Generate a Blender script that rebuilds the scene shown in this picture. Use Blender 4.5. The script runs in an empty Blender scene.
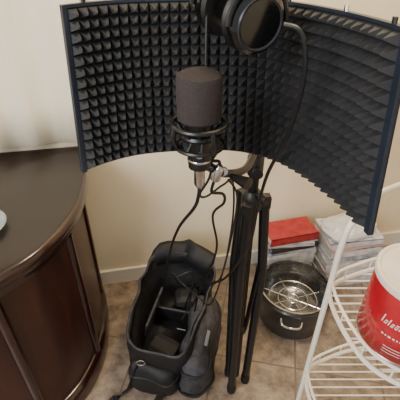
import bpy, bmesh, math, random
from mathutils import Vector, Matrix, noise
random.seed(3)
S=bpy.context.scene
C=bpy.context.collection
def lin(c):
    return tuple(((x/255)/12.92 if x/255<=0.04045 else ((x/255+0.055)/1.055)**2.4) for x in c)+(1,)
def mat(name,c1,rough=.5,metal=0,c2=None,scale=20,bump=0,bscale=200,trans=0,coat=0,stretch=(1,1,1),spec=.5):
    m=bpy.data.materials.new(name); m.use_nodes=True
    nt=m.node_tree; b=nt.nodes['Principled BSDF']
    b.inputs['Roughness'].default_value=rough; b.inputs['Metallic'].default_value=metal
    b.inputs['Specular IOR Level'].default_value=spec
    b.inputs['Transmission Weight'].default_value=trans
    b.inputs['Coat Weight'].default_value=coat; b.inputs['Coat Roughness'].default_value=.12
    tc=nt.nodes.new('ShaderNodeTexCoord'); mp=nt.nodes.new('ShaderNodeMapping'); mp.inputs['Scale'].default_value=stretch
    nt.links.new(tc.outputs['Object'],mp.inputs['Vector'])
    n=nt.nodes.new('ShaderNodeTexNoise'); n.inputs['Scale'].default_value=scale; n.inputs['Detail'].default_value=6
    nt.links.new(mp.outputs[0],n.inputs['Vector'])
    r=nt.nodes.new('ShaderNodeValToRGB'); r.color_ramp.elements[0].color=lin(c1); r.color_ramp.elements[1].color=lin(c2 or c1)
    r.color_ramp.elements[0].position=.35; r.color_ramp.elements[1].position=.65
    nt.links.new(n.outputs['Fac'],r.inputs[0]); nt.links.new(r.outputs[0],b.inputs['Base Color'])
    if bump:
        n2=nt.nodes.new('ShaderNodeTexNoise'); n2.inputs['Scale'].default_value=bscale
        nt.links.new(tc.outputs['Object'],n2.inputs['Vector'])
        bp=nt.nodes.new('ShaderNodeBump'); bp.inputs['Strength'].default_value=bump; bp.inputs['Distance'].default_value=.002
        nt.links.new(n2.outputs['Fac'],bp.inputs['Height']); nt.links.new(bp.outputs[0],b.inputs['Normal'])
    return m
# ---------- materials
M_wall=mat('wall_cream',(232,217,188),.6,c2=(242,230,204),scale=3,bump=.1,bscale=90,stretch=(1.5,1.5,.5))
M_ceil=mat('ceiling_paint',(235,232,225),.9)
M_base=mat('trim_paint',(226,223,216),.4)
M_curtain=mat('curtain_fabric',(247,236,210),.7,c2=(250,241,220),scale=40,stretch=(1,1,.1),bump=.3,bscale=500)
M_foam=mat('foam',(36,36,38),.75,c2=(48,48,50),bump=.4,bscale=600)
M_black=mat('black_plastic',(16,16,18),.38,c2=(22,22,24))
M_blackm=mat('black_metal',(20,20,22),.35,metal=.2,c2=(26,26,28))
M_frame=mat('shield_frame',(34,41,54),.38,metal=.3,c2=(42,50,64))
M_gloss=mat('gloss_black',(14,14,15),.15,coat=.6)
M_rubber=mat('cable_rubber',(14,14,15),.5)
M_chrome=mat('chrome',(200,200,200),.2,metal=1)
M_grill=mat('mic_grill',(36,29,29),.8,c2=(56,47,46),scale=500,bump=.5,bscale=700)
M_bag=mat('bag_nylon',(14,14,16),.6,c2=(24,24,27),scale=25,bump=.4,bscale=500)
M_bagin=mat('bag_lining',(14,14,15),.55,c2=(38,38,41),scale=18,bump=.5,bscale=60)
M_baggrey=mat('bag_grey',(38,38,43),.7,c2=(66,66,73),scale=40,bump=.4,bscale=500)
M_pipe=mat('bag_print',(120,120,124),.5)
M_hring=mat('dark_steel',(60,62,66),.3,metal=.5)
M_white=mat('white_enamel',(235,228,215),.3,coat=.3)
M_pot=mat('pot_enamel',(30,31,34),.35,c2=(42,44,48),coat=.2)
M_stew=mat('pot_steel',(170,170,170),.24,metal=1,c2=(120,121,122),scale=18,bump=.25,bscale=30)
M_red=mat('can_red',(166,18,34),.3,metal=.1,c2=(184,28,44),coat=.3)
M_tin=mat('can_tin',(196,190,180),.28,metal=.9)
M_lid=mat('can_lid',(232,220,206),.35,c2=(222,206,194))
M_label=mat('label_white',(235,215,208),.5)
M_page=mat('paper_pages',(226,222,212),.8,c2=(200,196,188),scale=60,stretch=(.2,.2,12))
M_bred=mat('cover_red',(160,32,40),.4,c2=(176,60,64),scale=30); M_bwhite=mat('cover_white',(228,226,226),.4,c2=(180,184,196),scale=25)
M_bblue=mat('cover_blue',(120,136,156),.45,c2=(210,212,215),scale=30); M_bdark=mat('cover_dark',(60,52,52),.5); M_bpink=mat('cover_pink',(210,176,172),.45)
M_plas=mat('plastic_film',(226,226,228),.25,c2=(206,208,214),scale=12,coat=.4)
M_clear=mat('dish_glass',(200,215,215),.08,trans=.6)
def wood(name,c1,c2,rough,sc,rot=0,coat=.5):
    m=bpy.data.materials.new(name); m.use_nodes=True; nt=m.node_tree; b=nt.nodes['Principled BSDF']
    tc=nt.nodes.new('ShaderNodeTexCoord'); mp=nt.nodes.new('ShaderNodeMapping'); mp.inputs['Scale'].default_value=sc; mp.inputs['Rotation'].default_value=(0,0,rot)
    nt.links.new(tc.outputs['Object'],mp.inputs[0])
    n=nt.nodes.new('ShaderNodeTexNoise'); n.inputs['Scale'].default_value=4; n.inputs['Detail'].default_value=8; n.inputs['Distortion'].default_value=.8
    nt.links.new(mp.outputs[0],n.inputs['Vector'])
    r=nt.nodes.new('ShaderNodeValToRGB'); r.color_ramp.elements[0].color=lin(c1); r.color_ramp.elements[1].color=lin(c2)
    r.color_ramp.elements[0].position=.3; r.color_ramp.elements[1].position=.7
    nt.links.new(n.outputs['Fac'],r.inputs[0]); nt.links.new(r.outputs[0],b.inputs['Base Color'])
    b.inputs['Roughness'].default_value=rough; b.inputs['Coat Weight'].default_value=coat; b.inputs['Coat Roughness'].default_value=.2
    return m
M_wtop=wood('mahogany_top',(18,10,10),(32,18,18),.36,(1,6,1),.2,.4)
M_wrim=wood('mahogany_rim',(30,10,11),(50,18,18),.18,(3,3,8),0,.8)
M_wbase=wood('mahogany_base',(38,18,14),(66,32,25),.4,(5,5,.8),0,.25)
def floor_mat():
    m=bpy.data.materials.new('floor_tile'); m.use_nodes=True; nt=m.node_tree; b=nt.nodes['Principled BSDF']
    tc=nt.nodes.new('ShaderNodeTexCoord'); mp=nt.nodes.new('ShaderNodeMapping'); mp.inputs['Rotation'].default_value=(0,0,math.radians(11)); mp.inputs['Location'].default_value=(.12,.05,0)
    nt.links.new(tc.outputs['Object'],mp.inputs[0])
    br=nt.nodes.new('ShaderNodeTexBrick'); br.offset=0; br.inputs['Scale'].default_value=1; br.inputs['Brick Width'].default_value=.33; br.inputs['Row Height'].default_value=.33; br.inputs['Mortar Size'].default_value=.004; br.inputs['Mortar Smooth'].default_value=.2
    nt.links.new(mp.outputs[0],br.inputs['Vector'])
    n=nt.nodes.new('ShaderNodeTexNoise'); n.inputs['Scale'].default_value=14; n.inputs['Detail'].default_value=10; n.inputs['Roughness'].default_value=.7
    nt.links.new(tc.outputs['Object'],n.inputs['Vector'])
    r=nt.nodes.new('ShaderNodeValToRGB'); r.color_ramp.elements[0].color=lin((96,82,72)); r.color_ramp.elements[1].color=lin((172,154,136)); r.color_ramp.elements[0].position=.35; r.color_ramp.elements[1].position=.68
    nt.links.new(n.outputs['Fac'],r.inputs[0])
    nt.links.new(r.outputs[0],br.inputs['Color1']); nt.links.new(r.outputs[0],br.inputs['Color2']); br.inputs['Mortar'].default_value=lin((110,96,86))
    nt.links.new(br.outputs['Color'],b.inputs['Base Color']); b.inputs['Roughness'].default_value=.38
    bp=nt.nodes.new('ShaderNodeBump'); bp.inputs['Strength'].default_value=.3; bp.inputs['Distance'].default_value=.003; bp.invert=True
    nt.links.new(br.outputs['Fac'],bp.inputs['Height']); nt.links.new(bp.outputs[0],b.inputs['Normal'])
    return m
M_floor=floor_mat()
# ---------- mesh helpers
def empty(name,loc=(0,0,0)):
    e=bpy.data.objects.new(name,None); e.empty_display_size=.05; C.objects.link(e); e.location=loc; return e
def mk(name,verts,faces,m,parent=None,smooth=False,bev=0):
    me=bpy.data.meshes.new(name); me.from_pydata([tuple(v) for v in verts],[],faces); me.update()
    bm=bmesh.new(); bm.from_mesh(me); bmesh.ops.recalc_face_normals(bm,faces=bm.faces); bm.to_mesh(me); bm.free()
    o=bpy.data.objects.new(name,me); C.objects.link(o); me.materials.append(m)
    if smooth:
        for p in me.polygons: p.use_smooth=True
    if bev:
        md=o.modifiers.new('b','BEVEL'); md.width=bev; md.segments=2; md.limit_method='ANGLE'
    if parent:
        o.parent=parent; o.matrix_parent_inverse=Matrix.Translation(-Vector(parent.location))
    return o
def loft(name,rings,m,parent=None,smooth=True,cap0=True,cap1=True,closed=True,bev=0,sharp=True):
    n=len(rings[0]); V=[v for r in rings for v in r]; F=[]
    for i in range(len(rings)-1):
        for j in range(n if closed else n-1):
            k=(j+1)%n; F.append((i*n+j,i*n+k,(i+1)*n+k,(i+1)*n+j))
    if cap0: F.append(tuple(range(n)))
    if cap1: F.append(tuple(range((len(rings)-1)*n,len(rings)*n)))
    o=mk(name,V,F,m,parent,smooth,bev)
    if smooth and sharp:
        try: o.data.set_sharp_from_angle(angle=math.radians(40))
        except Exception: pass
    return o
def crumple(o,amp,sc,seed=0):
    for v in o.data.vertices:
        if v.co.z>.02:
            n=noise.noise_vector(v.co*sc+Vector((seed,0,0))); v.co+=n*amp
def cr(pts,n=8,closed=False):
    P=[Vector(p) for p in pts]; out=[]; L=len(P)
    for i in range(L if closed else L-1):
        if closed: a,b,c,d=P[i-1],P[i],P[(i+1)%L],P[(i+2)%L]
        else: a,b,c,d=P[max(i-1,0)],P[i],P[i+1],P[min(i+2,L-1)]
        for k in range(n):
            t=k/n
            out.append(.5*((2*b)+(c-a)*t+(2*a-5*b+4*c-d)*t*t+(3*b-a-3*c+d)*t**3))
    if not closed: out.append(P[-1])
    return out
def tube(name,pts,r,m,parent=None,seg=8,closed=False,smoothpts=0):
    P=cr(pts,smoothpts,closed) if smoothpts else [Vector(p) for p in pts]
    rings=[]; L=len(P); prev=None
    for i,p in enumerate(P):
        if closed: t=P[(i+1)%L]-P[i-1]
        else: t=P[min(i+1,L-1)]-P[max(i-1,0)]
        t.normalize()
        if prev is None:
            u=t.cross(Vector((0,0,1)))
            if u.length<.1: u=t.cross(Vector((0,1,0)))
        else: u=prev-t*prev.dot(t)
        u.normalize(); prev=u; w=t.cross(u)
        rr=r[i] if isinstance(r,(list,tuple)) else r
        rings.append([p+u*rr*math.cos(2*math.pi*k/seg)+w*rr*math.sin(2*math.pi*k/seg) for k in range(seg)])
    if closed: rings.append(rings[0])
    return loft(name,rings,m,parent,cap0=not closed,cap1=not closed)
def lathe(name,c,prof,m,parent=None,axis=(0,0,1),seg=40,cap0=True,cap1=True):
    ax=Vector(axis).normalized(); q=Vector((0,0,1)).rotation_difference(ax); c=Vector(c)
    rings=[[c+q@Vector((r*math.cos(2*math.pi*k/seg),r*math.sin(2*math.pi*k/seg),z)) for k in range(seg)] for r,z in prof]
    return loft(name,rings,m,parent,cap0=cap0,cap1=cap1)
def box(name,c,s,m,parent=None,rz=0,bev=.002,rot=None):
    x,y,z=[k/2 for k in s]
    R=Matrix.Rotation(rz,3,'Z') if rot is None else rot
    V=[Vector(c)+R@Vector((a*x,b*y,d*z)) for a in(-1,1) for b in(-1,1) for d in(-1,1)]
    F=[(0,1,3,2),(4,6,7,5),(0,4,5,1),(2,3,7,6),(0,2,6,4),(1,5,7,3)]
    return mk(name,V,F,m,parent,bev=bev)
def ribbon(name,pts,w,th,wd,m,parent=None,n=8):
    P=cr(pts,n); wd=Vector(wd).normalized(); rings=[]
    for i,p in enumerate(P):
        t=(P[min(i+1,len(P)-1)]-P[max(i-1,0)]).normalized(); s=(wd-t*wd.dot(t)).normalized(); u=t.cross(s)
        rings.append([p+s*w/2*a+u*th/2*b for a,b in((-1,-1),(1,-1),(1,1),(-1,1))])
    return loft(name,rings,m,parent,smooth=False)
# ---------- room
WA=math.atan(.194)
def wy(x): return 1.438+.194*x
def slab(name,p0,p1,z0,z1,th,m):
    d=Vector((p1[0]-p0[0],p1[1]-p0[1],0)).normalized(); n=Vector((-d.y,d.x,0))*th
    a,b=Vector((*p0,0)),Vector((*p1,0))
    V=[]
    for z in(z0,z1): V+=[Vector((q.x,q.y,z)) for q in (a,b,b+n,a+n)]
    return mk(name,V,[(0,1,2,3),(4,5,6,7),(0,1,5,4),(1,2,6,5),(2,3,7,6),(3,0,4,7)],m)
xl,xr=-1.6,1.7
slab('wall_back',(xl,wy(xl)),(xr,wy(xr)),0,2.45,.1,M_wall)
slab('wall_left',(xl,-1.4),(xl,wy(xl)),0,2.45,.1,M_wall)
slab('wall_right',(xr,wy(xr)),(xr,-1.4),0,2.45,.1,M_wall)
slab('baseboard_back',(xl,wy(xl)-.014),(xr,wy(xr)-.014),0,.085,.014,M_base)
def flat(nm,z0,z1,m):
    mk(nm,[(x,y,z) for z in(z0,z1) for x,y in((xl-.1,-1.5),(xr+.1,-1.5),(xr+.1,2),(xl-.1,2))],[(0,1,2,3),(4,5,6,7),(0,1,5,4),(1,2,6,5),(2,3,7,6),(3,0,4,7)],m)
flat('floor',-.05,0,M_floor); flat('ceiling',2.45,2.5,M_ceil)
cu=empty('curtain',(-.9,wy(-.9)-.04,1.5))
wn=Vector((math.sin(WA),-math.cos(WA),0))
def curt(z,amp):
    out=[]
    for k in range(261):
        x=-1.52+1.14*k/260
        f=math.sin(x*40+1.2*math.sin(x*9)+.15*z)*.65+math.sin(x*19+2)*.35
        out.append(Vector((x,wy(x),z))+wn*(.040+amp*f))
    return out
o=loft('fabric',[curt(z,.008+.009*(2.2-z)/1.4) for z in (2.22,2.0,1.7,1.4,1.1,.95,.80)],M_curtain,cu,cap0=False,cap1=False,closed=False,sharp=False)
md=o.modifiers.new('s','SOLIDIFY'); md.thickness=.002
tube('rod',[Vector((-1.56,wy(-1.56),2.24))+wn*.04,Vector((-.34,wy(-.34),2.24))+wn*.04],.011,M_white,cu,seg=12)
for x in(-1.5,-.36): tube('rod_bracket_%d'%(x<-1),[Vector((x,wy(x),2.24)),Vector((x,wy(x),2.24))+wn*.045],.008,M_white,cu)
# ---------- desk
dk=empty('desk',(-.85,.85,0))
curve=cr([(-.455,1.322,0),(-.41,1.22,0),(-.378,1.1,0),(-.362,.98,0),(-.368,.87,0),(-.402,.75,0),(-.465,.65,0),(-.55,.565,0),(-.68,.49,0),(-.85,.45,0),(-1.05,.45,0),(-1.35,.48,0)],6)
outl=[Vector((p.x,p.y,0)) for p in curve]+[Vector((-1.35,1.15,0))]
def inset(o,d):
    n=len(o); r=[]
    for i in range(n):
        e1=(o[i]-o[i-1]).normalized(); e2=(o[(i+1)%n]-o[i]).normalized()
        n1=Vector((e1.y,-e1.x,0)); n2=Vector((e2.y,-e2.x,0)); b=(n1+n2); b=b/max(b.dot(n1),.3)
        r.append(o[i]+b*d)
    return r
DZ=.022
def dring(d,z): return [Vector((p.x,p.y,z+(DZ if z>.5 else 0))) for p in inset(outl,d)]
loft('top',[dring(.012,.752),dring(.012,.760),dring(.016,.762)],M_wtop,dk)
loft('rim',[dring(.03,.70),dring(.016,.703),dring(.006,.712),dring(.006,.722),dring(.0,.728),dring(-.002,.74),dring(0,.752),dring(.006,.758),dring(.012,.759)],M_wrim,dk,cap0=True,cap1=True)
loft('pedestal',[dring(.05,.085),dring(.05,.70)],M_wbase,dk)
loft('plinth',[dring(.03,0),dring(.03,.06),dring(.036,.075),dring(.05,.085)],M_wrim,dk)
loft('moulding',[dring(.05,.655),dring(.036,.665),dring(.036,.69),dring(.03,.70)],M_wrim,dk)
ins=inset(outl,.05)
for i,k in enumerate((5,22,38)):
    p=ins[k]; tube('pilaster_%d'%i,[(p.x,p.y,.08),(p.x,p.y,.68)],.016,M_wrim,dk,seg=12)
gd=empty('glass_dish',(-.605,.80,.7842))
lathe('bowl',(-.605,.80,.7842),[(.03,0),(.05,.004),(.078,.02),(.082,.022),(.078,.024),(.05,.009),(.0,.006)],M_clear,gd)
# ---------- acoustic shield
sh=empty('acoustic_shield',(0,.76,1.2))
ctrl=[(-.228,.668),(-.178,.710),(-.11,.742),(0,.757),(.085,.75),(.155,.708),(.210,.63),(.244,.55),(.261,.48)]
TILT=.2
def tl(o):
    for v in o.data.vertices: v.co.y+=(v.co.z-1.2)*TILT
    return o
path=cr([(x,y,0) for x,y in ctrl],24)
ls=[0]
for i in range(1,len(path)): ls.append(ls[-1]+(path[i]-path[i-1]).length)
T=ls[-1]
def at(s):
    s=min(max(s,0),T)
    for i in range(1,len(ls)):
        if ls[i]>=s:
            f=(s-ls[i-1])/(ls[i]-ls[i-1]); p=path[i-1].lerp(path[i],f); t=(path[i]-path[i-1]).normalized(); return p,Vector((t.y,-t.x,0))
zb,zt=1.070,1.345
def panel(name,s0,s1,z0,z1,o0,o1,m):
    N=60; rings=[]
    for k in range(N+1):
        p,n=at(s0+(s1-s0)*k/N)
        rings.append([p+n*o0+Vector((0,0,z0)),p+n*o1+Vector((0,0,z0)),p+n*o1+Vector((0,0,z1)),p+n*o0+Vector((0,0,z1))])
    return tl(loft(name,rings,m,sh))
panel('backplate',0,T,zb-.004,zt+.004,-.0065,-.0035,M_frame)
panel('top_rail',0,T,zt+.001,zt+.006,-.0065,.004,M_frame)
panel('edge_strip_a',0,.009,zb-.004,zt+.004,-.0065,.003,M_frame)
panel('edge_strip_b',T-.012,T,zb-.004,zt+.004,-.0065,.003,M_frame)
nc=round((T-.021)/.0185); nr=15; V=[];F=[]
cw=(T-.021)/nc; rh=(zt-zb)/nr
for i in range(nc+1):
    p,n=at(.009+cw*i)
    for j in range(nr+1): V.append(p-n*.001+Vector((0,0,zb+rh*j)))
for i in range(nc):
    p,n=at(.009+cw*(i+.5)); t=Vector((-n.y,n.x,0))
    for j in range(nr):
        z=zb+rh*(j+.5); q=p+n*(.020+random.uniform(-.0012,.0012)); w=.0012
        i0=len(V); V+=[q+t*w+Vector((0,0,z-w)),q+t*w+Vector((0,0,z+w)),q-t*w+Vector((0,0,z+w)),q-t*w+Vector((0,0,z-w))]
        a=i*(nr+1)+j; b=(i+1)*(nr+1)+j
        c=[b,b+1,a+1,a]
        if (V[i0]-V[b]).length>(V[i0]-V[a]).length: c=[a,a+1,b+1,b]
        for k in range(4): F.append((c[k],c[(k+1)%4],i0+(k+1)%4,i0+k))
        F.append((i0,i0+1,i0+2,i0+3))
tl(mk('foam',V,F,M_foam,sh))
panel('foam_base',.009,T-.012,zb,zt,-.0040,-.0008,M_foam)
for i,f in enumerate((.06,.3,.62,.8,.95)):
    p,n=at(T*f); tl(tube('bolt_%d'%i,[(p.x,p.y,zt+.004),(p.x,p.y,zt+.014)],.004,M_chrome if i%2 else M_black,sh))
# ---------- mic stand
SX,SY=.137,.828
st=empty('microphone_stand',(SX,SY,0))
tube('lower_tube',[(SX,SY,.05),(SX,SY,.98)],.0135,M_blackm,st,seg=16)
tube('upper_tube',[(SX,SY,.9),(SX,SY,1.53)],.0095,M_blackm,st,seg=16)
lathe('height_clutch',(SX,SY,.95),[(.018,0),(.021,.01),(.021,.05),(.014,.06)],M_black,st)
lathe('leg_hub',(SX,SY,.84),[(.015,0),(.028,.006),(.028,.05),(.018,.062)],M_black,st)
lathe('brace_hub',(SX,SY,.32),[(.015,0),(.022,.004),(.022,.03),(.015,.034)],M_black,st)
for i,a in enumerate((-115,5,125)):
    a=math.radians(a); u=Vector((math.cos(a),math.sin(a),0)); s=Vector((-u.y,u.x,0)); B=Vector((SX,SY,0))
    tube('leg_%d'%(i+1),[B+u*.034+Vector((0,0,.87)),B+u*.052+Vector((0,0,.6)),B+u*.040+Vector((0,0,.02))],.0145,M_blackm,st,seg=12)
    for k in(-1,1):
        tube('brace_%d_%d'%(i+1,k+2),[B+u*.018+s*k*.009+Vector((0,0,.335)),B+u*.042+s*k*.012+Vector((0,0,.62))],.0045,M_blackm,st,seg=6)
    lathe('foot_%d'%(i+1),B+u*.040,[(.016,0),(.018,.02),(.0155,.05)],M_rubber,st,seg=16)
    box('leg_bracket_%d'%(i+1),B+u*.032+Vector((0,0,.865)),(.035,.026,.036),M_black,st,rz=a)
tube('clutch_knob',[(SX,SY-.015,.975),(SX+.0,SY-.045,.975)],[.006,.014],M_black,st,seg=12)
tube('hub_knob',[(SX+.01,SY-.018,.90),(SX+.03,SY-.05,.90)],[.006,.015],M_black,st,seg=12)
tube('pole_clamp',[(SX,SY,1.0),(SX,SY,1.05)],.018,M_black,st,seg=16)
box('shield_bracket',(SX-.012,SY-.038,1.2),(.03,.05,.12),M_black,st,rz=-.5)
tube('mic_arm',[(SX,SY,1.03),(.10,.72,1.03),(.05,.64,1.065),(.012,.575,1.120)],.0085,M_blackm,st,smoothpts=6,seg=12)
tube('mic_arm_knob',[(.06,.63,1.065),(.09,.60,1.066)],[.006,.013],M_black,st,seg=10)
lathe('mic_arm_bolt',(.045,.628,1.078),[(.006,0),(.009,.003),(.009,.010),(.005,.012)],M_chrome,st,axis=(-.2,-1,.3),seg=16)
tube('headphone_hook',[(SX,SY,1.500),(.10,.73,1.500),(.058,.63,1.502),(.05,.60,1.52)],.006,M_blackm,st,smoothpts=6)
# ---------- microphone
mx,my=-.001,.56
mc=empty('condenser_microphone',(mx,my,1.2))
lathe('foam_windscreen',(mx,my,1.210),[(.030,0),(.034,.004),(.0348,.03),(.0348,.064),(.033,.070),(.024,.0745),(.0,.076)],M_grill,mc)
lathe('body',(mx,my,1.125),[(.010,0),(.0185,.002),(.0195,.02),(.0195,.05),(.0225,.056),(.0225,.088)],M_black,mc)
lathe('body_ring',(mx,my,1.14),[(.0196,0),(.0202,.001),(.0202,.003),(.0196,.004)],M_chrome,mc)
lathe('badge',(mx,my-.0195,1.158),[(.006,0),(.006,.002),(.0,.0021)],M_chrome,mc,axis=(0,-1,0),seg=16)
lathe('xlr_connector',(mx,my,1.085),[(.005,0),(.0075,.004),(.0095,.008),(.0095,.04)],M_chrome,mc,seg=20)
for i,(z,r) in enumerate(((1.205,.043),(1.168,.038))):
    tube('shock_ring_%d'%i,[(mx+r*math.cos(a*math.pi/16),my+r*math.sin(a*math.pi/16),z) for a in range(32)],.0038,M_black,mc,closed=True)
tube('inner_ring',[(mx+.026*math.cos(a*math.pi/12),my+.026*math.sin(a*math.pi/12),1.186) for a in range(24)],.006,M_black,mc,closed=True)
for i in range(10):
    a=i*math.pi/5+.2; b=a+.31
    tube('elastic_%d'%i,[(mx+.043*math.cos(a),my+.043*math.sin(a),1.205),(mx+.026*math.cos(b),my+.026*math.sin(b),1.186),(mx+.038*math.cos(a+.2),my+.038*math.sin(a+.2),1.168)],.0025,M_rubber,mc,seg=6)
for i in range(4):
    a=i*math.pi/2+.5
    tube('mount_strut_%d'%i,[(mx+.043*math.cos(a),my+.043*math.sin(a),1.205),(mx+.046*math.cos(a),my+.046*math.sin(a),1.186),(mx+.038*math.cos(a),my+.038*math.sin(a),1.168)],.0045,M_black,mc,smoothpts=4)
tube('mount_yoke',[(mx+.03,my+.024,1.168),(mx+.03,my+.03,1.145),(.014,.572,1.130)],.006,M_black,mc,smoothpts=5)
lathe('adapter_plug',(.026,.585,1.082),[(.004,0),(.009,.004),(.009,.030),(.005,.036)],M_chrome,mc,axis=(.25,-.1,1),seg=18)
tube('adapter_neck',[(.034,.582,1.115),(.032,.575,1.128),(.018,.563,1.135)],.003,M_rubber,mc,smoothpts=5)
# ---------- headphones
hp=empty('headphones',(.06,.64,1.4))
c1=Vector((.080,.598,1.343)); c2=Vector((.034,.690,1.355)); ax=(c1-c2).normalized()
def cup(c,a,tag):
    lathe('cup_shell_'+tag,c,[(.03,-.012),(.044,-.008),(.046,.0),(.044,.008),(.038,.012),(.034,.013)],M_gloss,hp,axis=a)
    lathe('cup_ring_'+tag,c,[(.030,.011),(.034,.0135),(.036,.0145),(.038,.0125)],M_hring,hp,axis=a)
    lathe('cup_cap_'+tag,c,[(.033,.008),(.033,.011),(.026,.012),(.024,.010),(.0,.013)],M_black,hp,axis=a)
    lathe('ear_pad_'+tag,c,[(.025,-.008),(.042,-.012),(.046,-.018),(.042,-.026),(.03,-.027),(.022,-.02)],M_rubber,hp,axis=a)
cup(c1,ax,'a'); cup(c2,-ax,'b')
side=Vector((-ax.y,ax.x,0)).normalized()
for tag,c,sg in(('a',c1,1),('b',c2,-1)):
    pts=[c+ax*sg*.006+side*.049*math.cos(t)+Vector((0,0,.049*math.sin(t))) for t in [math.pi*k/12 for k in range(0,13)]]
    tube('yoke_'+tag,pts,.0045,M_black,hp)
mid=(c1+c2)/2; H0=(c1-c2).length/2+.004
arc=[mid+ax*H0*math.cos(t)*(1+.12*math.sin(t))+Vector((0,0,.048+.108*max(math.sin(t),0)**.8)) for t in [math.pi*k/24 for k in range(25)]]
ribbon('headband',arc,.028,.008,side,M_black,hp,n=2)
# ---------- cables
def cable(name,pts,r=.0028,par=None):
    return tube(name,pts,r,M_rubber,par,seg=8,smoothpts=10)
cable('headphone_cable',[(.118,.585,1.342),(.140,.575,1.335),(.152,.570,1.30),(.155,.578,1.24),(.148,.60,1.16),(.135,.66,1.05),(.135,.725,.92),(.125,.745,.78),(.075,.79,.62),(.03,.88,.50),(-.02,.96,.40),(-.06,.98,.25)],.0036)
cable('microphone_cable',[(mx,my,1.09),(mx-.002,my,1.065),(-.012,.60,1.01),(-.05,.70,.88),(-.085,.82,.70),(-.11,.90,.52),(-.09,.98,.42),(-.03,1.02,.40),(-.04,.98,.28),(-.07,.95,.22)],.0034)
cable('adapter_cable',[(.026,.585,1.084),(.022,.59,1.055),(.045,.62,1.03),(.05,.66,.98),(.03,.72,.90),(.045,.77,.76),(.03,.86,.58),(.0,.93,.42),(-.02,.96,.26)],.003)
cable('audio_cable',[(.012,.665,1.45),(.011,.655,1.36),(.010,.64,1.27),(.012,.63,1.17),(.02,.605,1.09),(.0,.65,1.01),(.015,.70,.97),(.05,.70,1.0),(.075,.74,.98),(.08,.75,.85),(.060,.79,.62),(.01,.9,.45),(-.03,.95,.3)],.0025)
cable('power_cable',[(-.08,1.05,.30),(-.10,1.0,.42),(-.06,.93,.44),(.0,.90,.40),(.03,.84,.44),(.050,.76,.60),(.075,.73,.80),(.085,.72,.95),(.06,.69,1.02)],.0025)
# ---------- bag
bg=empty('camera_backpack',(-.09,1.0,0))
BC=Vector((-.112,.992,0)); BR=Matrix.Rotation(math.radians(-13),3,'Z')
K=1.05
def sring(hx,hy,z,e=4,cx=0,cy=0,slope=0,N=72,taper=0):
    out=[]
    for k in range(N):
        t=2*math.pi*k/N; c,s=math.cos(t),math.sin(t)
        y=cy+hy*abs(s)**(2/e)*(1 if s>=0 else -1)
        x=cx+hx*abs(c)**(2/e)*(1 if c>=0 else -1)*(1+taper*y)
        out.append(BC+BR@Vector((x*K,y*K,z+slope*y)))
    return out
sl=.16; tp=.5
o=loft('body',[sring(.095,.17,.0),sring(.116,.190,.012),sring(.126,.200,.05,slope=.02),sring(.130,.205,.09,slope=.03,taper=.1),sring(.132,.207,.13,slope=.05,taper=.25),sring(.134,.208,.17,slope=.08,taper=.4),sring(.133,.210,.21,slope=.1,taper=.5),sring(.133,.211,.25,slope=.14,taper=tp),sring(.132,.211,.28,slope=sl,taper=tp),sring(.130,.209,.290,slope=sl,taper=tp),
  sring(.126,.204,.292,slope=sl,taper=tp),sring(.124,.201,.28,slope=sl,taper=tp),sring(.112,.188,.12,slope=.03),sring(.09,.17,.05)],M_bag,bg,sharp=False)
crumple(o,.020,11)
o=loft('lining',[sring(.120,.197,.275,slope=sl,taper=tp),sring(.116,.192,.24,slope=.12,taper=tp),sring(.110,.184,.2,slope=.08,taper=.5),sring(.105,.178,.15,slope=.05,taper=.3),sring(.098,.172,.10,slope=.03),sring(.085,.16,.065)],M_bagin,bg,cap0=False,cap1=True,sharp=False)
crumple(o,.020,11,0)
o=tube('rim_piping',[p for p in sring(.130,.208,.293,slope=sl,taper=tp)],.0045,M_baggrey,bg,closed=True); crumple(o,.020,11)
def bbox(n,c,s,m,rx=0,ry=0,rz=0,bev=.008):
    R=BR@Matrix.Rotation(rz,3,'Z')@Matrix.Rotation(rx,3,'X')@Matrix.Rotation(ry,3,'Y')
    return box(n,BC+BR@Vector(c),s,m,bg,rot=R,bev=bev)
bbox('divider_1',(.0,.05,.13),(.19,.014,.12),M_bagin,rx=.25)
bbox('lens_pouch',(.03,.12,.13),(.11,.10,.14),M_bag,rz=.3,bev=.03)
bbox('strobe_pouch',(-.01,-.10,.11),(.14,.10,.08),M_bag,rz=-.3,rx=.2,bev=.03)
bbox('mesh_pocket',(-.085,.01,.16),(.010,.2,.13),M_baggrey,ry=.2,bev=.004)
bbox('inner_tag',(.05,-.04,.17),(.035,.003,.02),M_pipe,rx=.5,bev=.0005)
o=loft('side_pocket',[sring(.035,.13,.01,cx=.12,cy=-.06),sring(.048,.15,.05,cx=.128,cy=-.06),sring(.055,.157,.09,cx=.13,cy=-.06),sring(.056,.157,.13,cx=.13,cy=-.06),sring(.054,.155,.18,cx=.13,cy=-.06,slope=.05),sring(.046,.148,.22,cx=.124,cy=-.06,slope=.14),sring(.03,.125,.245,cx=.120,cy=-.06,slope=.16),sring(.015,.11,.252,cx=.118,cy=-.06,slope=.16)],M_baggrey,bg,sharp=False)
crumple(o,.022,12,3)
for nm,a,b,c,d in(('pocket_zip',.053,.154,.2,.126),('pocket_seam',.055,.157,.07,.129)):
    o=tube(nm,sring(a,b,c,cx=d,cy=-.06,slope=.1 if c>.1 else 0),.0045,M_bag,bg,closed=True); crumple(o,.022,12,3)
bbox('pocket_print',(.165,-.10,.236),(.012,.06,.003),M_pipe,ry=.5,rx=.14,bev=.0005)
o=loft('front_pocket',[sring(.07,.03,.02,cx=-.01,cy=-.19),sring(.088,.042,.05,cx=-.01,cy=-.19),sring(.090,.044,.10,cx=-.01,cy=-.19),sring(.086,.042,.14,cx=-.01,cy=-.19),sring(.07,.02,.17,cx=-.01,cy=-.19)],M_bag,bg,sharp=False)
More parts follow.
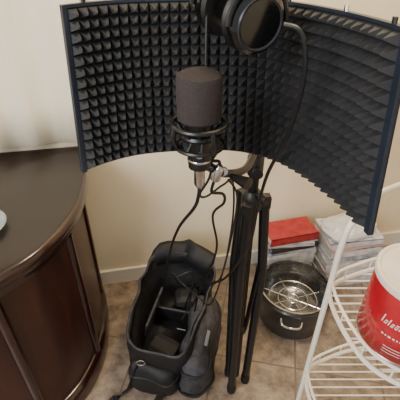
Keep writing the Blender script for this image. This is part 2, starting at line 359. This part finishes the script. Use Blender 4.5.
crumple(o,.018,14,7)
o=tube('front_zip',sring(.088,.043,.115,cx=-.01,cy=-.19),.004,M_baggrey,bg,closed=True); crumple(o,.018,14,7)
lidp=[]
for z,dy,hx in((.28,.215,.13),(.32,.236,.138),(.345,.252,.135),(.355,.275,.12)):
    lidp.append([BC+BR@Vector(((k/16-.5)*2*hx,dy-.05*abs(k/16-.5)*2,z-.05*(k/16-.5)**2)) for k in range(17)])
o=loft('lid_flap',lidp,M_bag,bg,cap0=False,cap1=False,closed=False,sharp=False); crumple(o,.025,13,2); md=o.modifiers.new('s','SOLIDIFY'); md.thickness=.012
ribbon('strap',[(-.215,.80,.17),(-.240,.79,.10),(-.265,.785,.03),(-.30,.768,.008),(-.35,.71,.006),(-.40,.62,.006)],.04,.005,(.7,.7,0),M_bag,bg)
ribbon('strap_2',[(-.14,.76,.06),(-.165,.735,.015),(-.20,.71,.006),(-.26,.66,.006),(-.30,.59,.006)],.03,.005,(.7,.5,0),M_bag,bg)
rc=Vector((-.210,.785,.20))
tube('metal_ring',[rc+Vector((.016*math.cos(a*math.pi/10),-.004,.014*math.sin(a*math.pi/10))) for a in range(20)],.0028,M_chrome,bg,closed=True)
# ---------- pot (open, steel inside, dark outside)
px,py=.412,1.145
pt=empty('cooking_pot',(px,py,0))
lathe('body',(px,py,0),[(0,0.0),(.115,0),(.133,.004),(.147,.03),(.155,.175),(.163,.182),(.164,.190),(.158,.196),(.150,.192)],M_pot,pt,seg=64,cap0=False,cap1=False)
lathe('steel_insert',(px,py,0),[(.154,.193),(.153,.199),(.146,.200),(.143,.192),(.138,.12),(.132,.075),(.118,.058),(.09,.054),(.06,.056),(.03,.053),(.001,.054)],M_stew,pt,seg=64,cap0=False,cap1=True)
for i,a in enumerate((-105,75)):
    a=math.radians(a); u=Vector((math.cos(a),math.sin(a),0)); s=Vector((-u.y,u.x,0)); B=Vector((px,py,.15))
    tube('handle_%d'%i,[B+u*.150+s*.04,B+u*.172+s*.035+Vector((0,0,-.01)),B+u*.174+Vector((0,0,-.02)),B+u*.172-s*.035+Vector((0,0,-.01)),B+u*.150-s*.04],.005,M_chrome,pt,smoothpts=6)
# steaming rack inside the pot
for k,r in enumerate((.105,.065,.025)):
    tube('rack_ring_%d'%k,[(px+r*math.cos(a*math.pi/16),py+r*math.sin(a*math.pi/16),.115) for a in range(32)],.0028,M_chrome,pt,closed=True)
for k in range(4):
    a=k*math.pi/4+.3
    tube('rack_bar_%d'%k,[(px-.13*math.cos(a),py-.13*math.sin(a),.112),(px+.13*math.cos(a),py+.13*math.sin(a),.112)],.0025,M_chrome,pt)
# ---------- books
def book(par,i,cx,cy,z,w,d,h,m,rz):
    R=Matrix.Rotation(rz,3,'Z'); c=Vector((cx,cy,z))
    box('pages_%d'%i,c+Vector((0,0,h/2)),(w-.008,d-.008,h-.004),M_page,par,rz=rz,bev=0)
    box('cover_bottom_%d'%i,c+Vector((0,0,.0012)),(w,d,.0024),m,par,rz=rz,bev=0)
    box('cover_top_%d'%i,c+Vector((0,0,h-.0012)),(w,d,.0024),m,par,rz=rz,bev=0)
    box('spine_%d'%i,c+R@Vector((0,-d/2+.0015,h/2)),(w,.003,h),m,par,rz=rz,bev=0)
def stack(name,cx,cy,lst,w,d):
    e=empty(name,(cx,cy,0)); z=0
    for i,(h,m,rz,dx) in enumerate(lst):
        book(e,i,cx+dx,cy,z,w,d,h-.0003,m,WA+rz); z+=h
    return e
stack('magazine_stack',.425,1.415,[(.06,M_bdark,0,0),(.06,M_bwhite,.03,0),(.05,M_bwhite,-.02,.0),(.03,M_bwhite,.04,.005),(.012,M_bwhite,-.03,0),(.02,M_bdark,.06,.01),(.016,M_bwhite,-.08,-.01),(.010,M_bwhite,.05,0),(.04,M_bred,.06,.0)],.24,.13)
stack('book_stack',.71,1.42,[(.06,M_bwhite,0,0),(.05,M_bwhite,.02,0),(.06,M_bwhite,-.03,0),(.03,M_bblue,.03,0),(.04,M_bwhite,0,.005),(.02,M_bpink,.06,0),(.03,M_bwhite,-.04,0)],.26,.19)
pk=[]
for z,f in ((.2905,.8),(.30,1),(.315,1.02),(.33,.92),(.342,.7),(.348,.35)):
    pk.append([Vector((.70,1.41,z))+Matrix.Rotation(WA+.2,3,'Z')@Vector((.125*f*abs(math.cos(t))**.6*(1 if math.cos(t)>=0 else -1),.085*f*abs(math.sin(t))**.6*(1 if math.sin(t)>=0 else -1),0)) for t in [2*math.pi*k/40 for k in range(40)]])
o=loft('plastic_package',pk,M_plas,None,smooth=False)
for v in o.data.vertices:
    if v.co.z>.295:
        n=noise.noise_vector(v.co*28); v.co+=Vector((n.x*.012,n.y*.012,n.z*.010))
        v.co.z=max(v.co.z,.292)
# ---------- wire shelf
ws=empty('wire_shelf',(.45,.5,0))
rim=cr([(.285,.575,0),(.36,.628,0),(.48,.66,0),(.66,.66,0),(.70,.62,0),(.70,.38,0),(.66,.34,0),(.45,.335,0),(.335,.375,0),(.29,.45,0)],6,closed=True)
def xs(y):
    r=[]
    for i in range(len(rim)):
        a,b=rim[i],rim[(i+1)%len(rim)]
        if (a.y-y)*(b.y-y)<0: r.append(a.x+(b.x-a.x)*(y-a.y)/(b.y-a.y))
    return min(r),max(r)
for ti,z in enumerate((.12,.47,.80)):
    tube('tier_rim_%d'%ti,[(p.x,p.y,z) for p in rim],.005,M_white,ws,closed=True)
    tube('guard_rail_%d'%ti,[(p.x,p.y,z+.035) for p in rim],.0035,M_white,ws,closed=True)
    y=.35; k=0
    while y<.655:
        a,b=xs(y); tube('wire_%d_%d'%(ti,k),[(a,y,z),(b,y,z)],.0020,M_white,ws,seg=6); y+=.0215; k+=1
    for k in range(0,len(rim),4):
        p=rim[k]; tube('guard_post_%d_%d'%(ti,k),[(p.x,p.y,z),(p.x,p.y,z+.035)],.0018,M_white,ws,seg=6)
for i,(x,y) in enumerate(((.45,.331),(.69,.36))):
    tube('post_%d'%i,[(x,y,0),(x,y,.84)],.0065,M_white,ws,seg=12)
tube('back_post_hoop',[(.283,.577,0),(.283,.577,.4),(.283,.577,.8),(.283,.577,.93),(.30,.59,.99),(.36,.628,1.03),(.50,.662,1.05),(.64,.662,1.03),(.70,.62,.96),(.703,.61,.8),(.703,.61,.4),(.703,.61,0)],.0065,M_white,ws,seg=12,smoothpts=8)
# ---------- can
Rr=.076; kx,ky,kz=.386,.468,.8022; ch=.162
cn=empty('food_can',(kx,ky,kz))
lathe('shell',(kx,ky,kz),[(Rr-.002,0),(Rr+.001,.002),(Rr+.001,.005),(Rr-.001,.007),(Rr-.001,ch-.008),(Rr+.001,ch-.006),(Rr+.001,ch-.003),(Rr-.002,ch-.002)],M_tin,cn,seg=64)
lathe('paper_label',(kx,ky,kz),[(Rr-.0008,.007),(Rr,.008),(Rr,ch-.009),(Rr-.0008,ch-.008)],M_red,cn,seg=64,cap0=False,cap1=False)
lathe('plastic_lid',(kx,ky,kz+ch-.003),[(Rr-.002,-.004),(Rr+.0022,-.004),(Rr+.0026,.006),(Rr+.001,.009),(Rr-.004,.009),(Rr-.007,.006),(.02,.006),(0.001,.006)],M_lid,cn,seg=64,cap0=False)
def patch(a0,a1,z0,z1,m,nm,sk=0):
    N=6; V=[];F=[]
    for k in range(N+1):
        for z in(z0,z1):
            a=math.radians(a0+(a1-a0)*k/N+(sk if z==z1 else 0)); V.append((kx+(Rr+.0006)*math.cos(a),ky+(Rr+.0006)*math.sin(a),kz+z))
    for k in range(N): F.append((2*k,2*k+2,2*k+3,2*k+1))
    mk(nm,V,F,m,cn)
a=208
for i,(w,h) in enumerate(((1.5,.020),(3.2,.010),(1.5,.016),(3,.010),(3.2,.012),(1.4,.020),(3.2,.010),(3,.011))):
    patch(a,a+w,.088,.088+h,M_label,'letter_%d'%i,2)
    if w>2: patch(a+1,a+w-.8,.0905,.088+h-.0025,M_red,'letter_hole_%d'%i,1.5)
    a+=w+2.2
a=214
for i,w in enumerate((3,2,4,3,2,3,4,2,3)):
    patch(a,a+w,.062,.066,M_label,'small_letter_%d'%i); a+=w+2
for i in range(3):
    patch(222,262-8*i,.038-.007*i,.0395-.007*i,M_label,'text_line_%d'%i)
# ---------- lights
def area(name,loc,target,size,energy,col,sy=None):
    l=bpy.data.lights.new(name,'AREA'); l.energy=energy; l.size=size; l.color=col
    if sy: l.shape='RECTANGLE'; l.size_y=sy
    o=bpy.data.objects.new(name,l); C.objects.link(o); o.location=loc
    o.rotation_euler=(Vector(target)-Vector(loc)).to_track_quat('-Z','Y').to_euler()
area('window_light',(-1.2,-.9,1.9),(0,1.1,.8),.9,52,(.95,.97,1),1.1)
area('ceiling_lamp',(.45,.95,2.4),(.35,1.15,0),.3,24,(1,.81,.54))
w=bpy.data.worlds.new('world'); S.world=w; w.use_nodes=True
w.node_tree.nodes['Background'].inputs[0].default_value=(.96,.97,1,1); w.node_tree.nodes['Background'].inputs[1].default_value=.55
cam=bpy.data.cameras.new('camera'); co=bpy.data.objects.new('camera',cam); C.objects.link(co)
co.location=(0,0,1.45); co.rotation_euler=(math.radians(90-35),0,0); cam.lens=34.56; cam.sensor_width=36; cam.clip_start=.02
S.camera=co
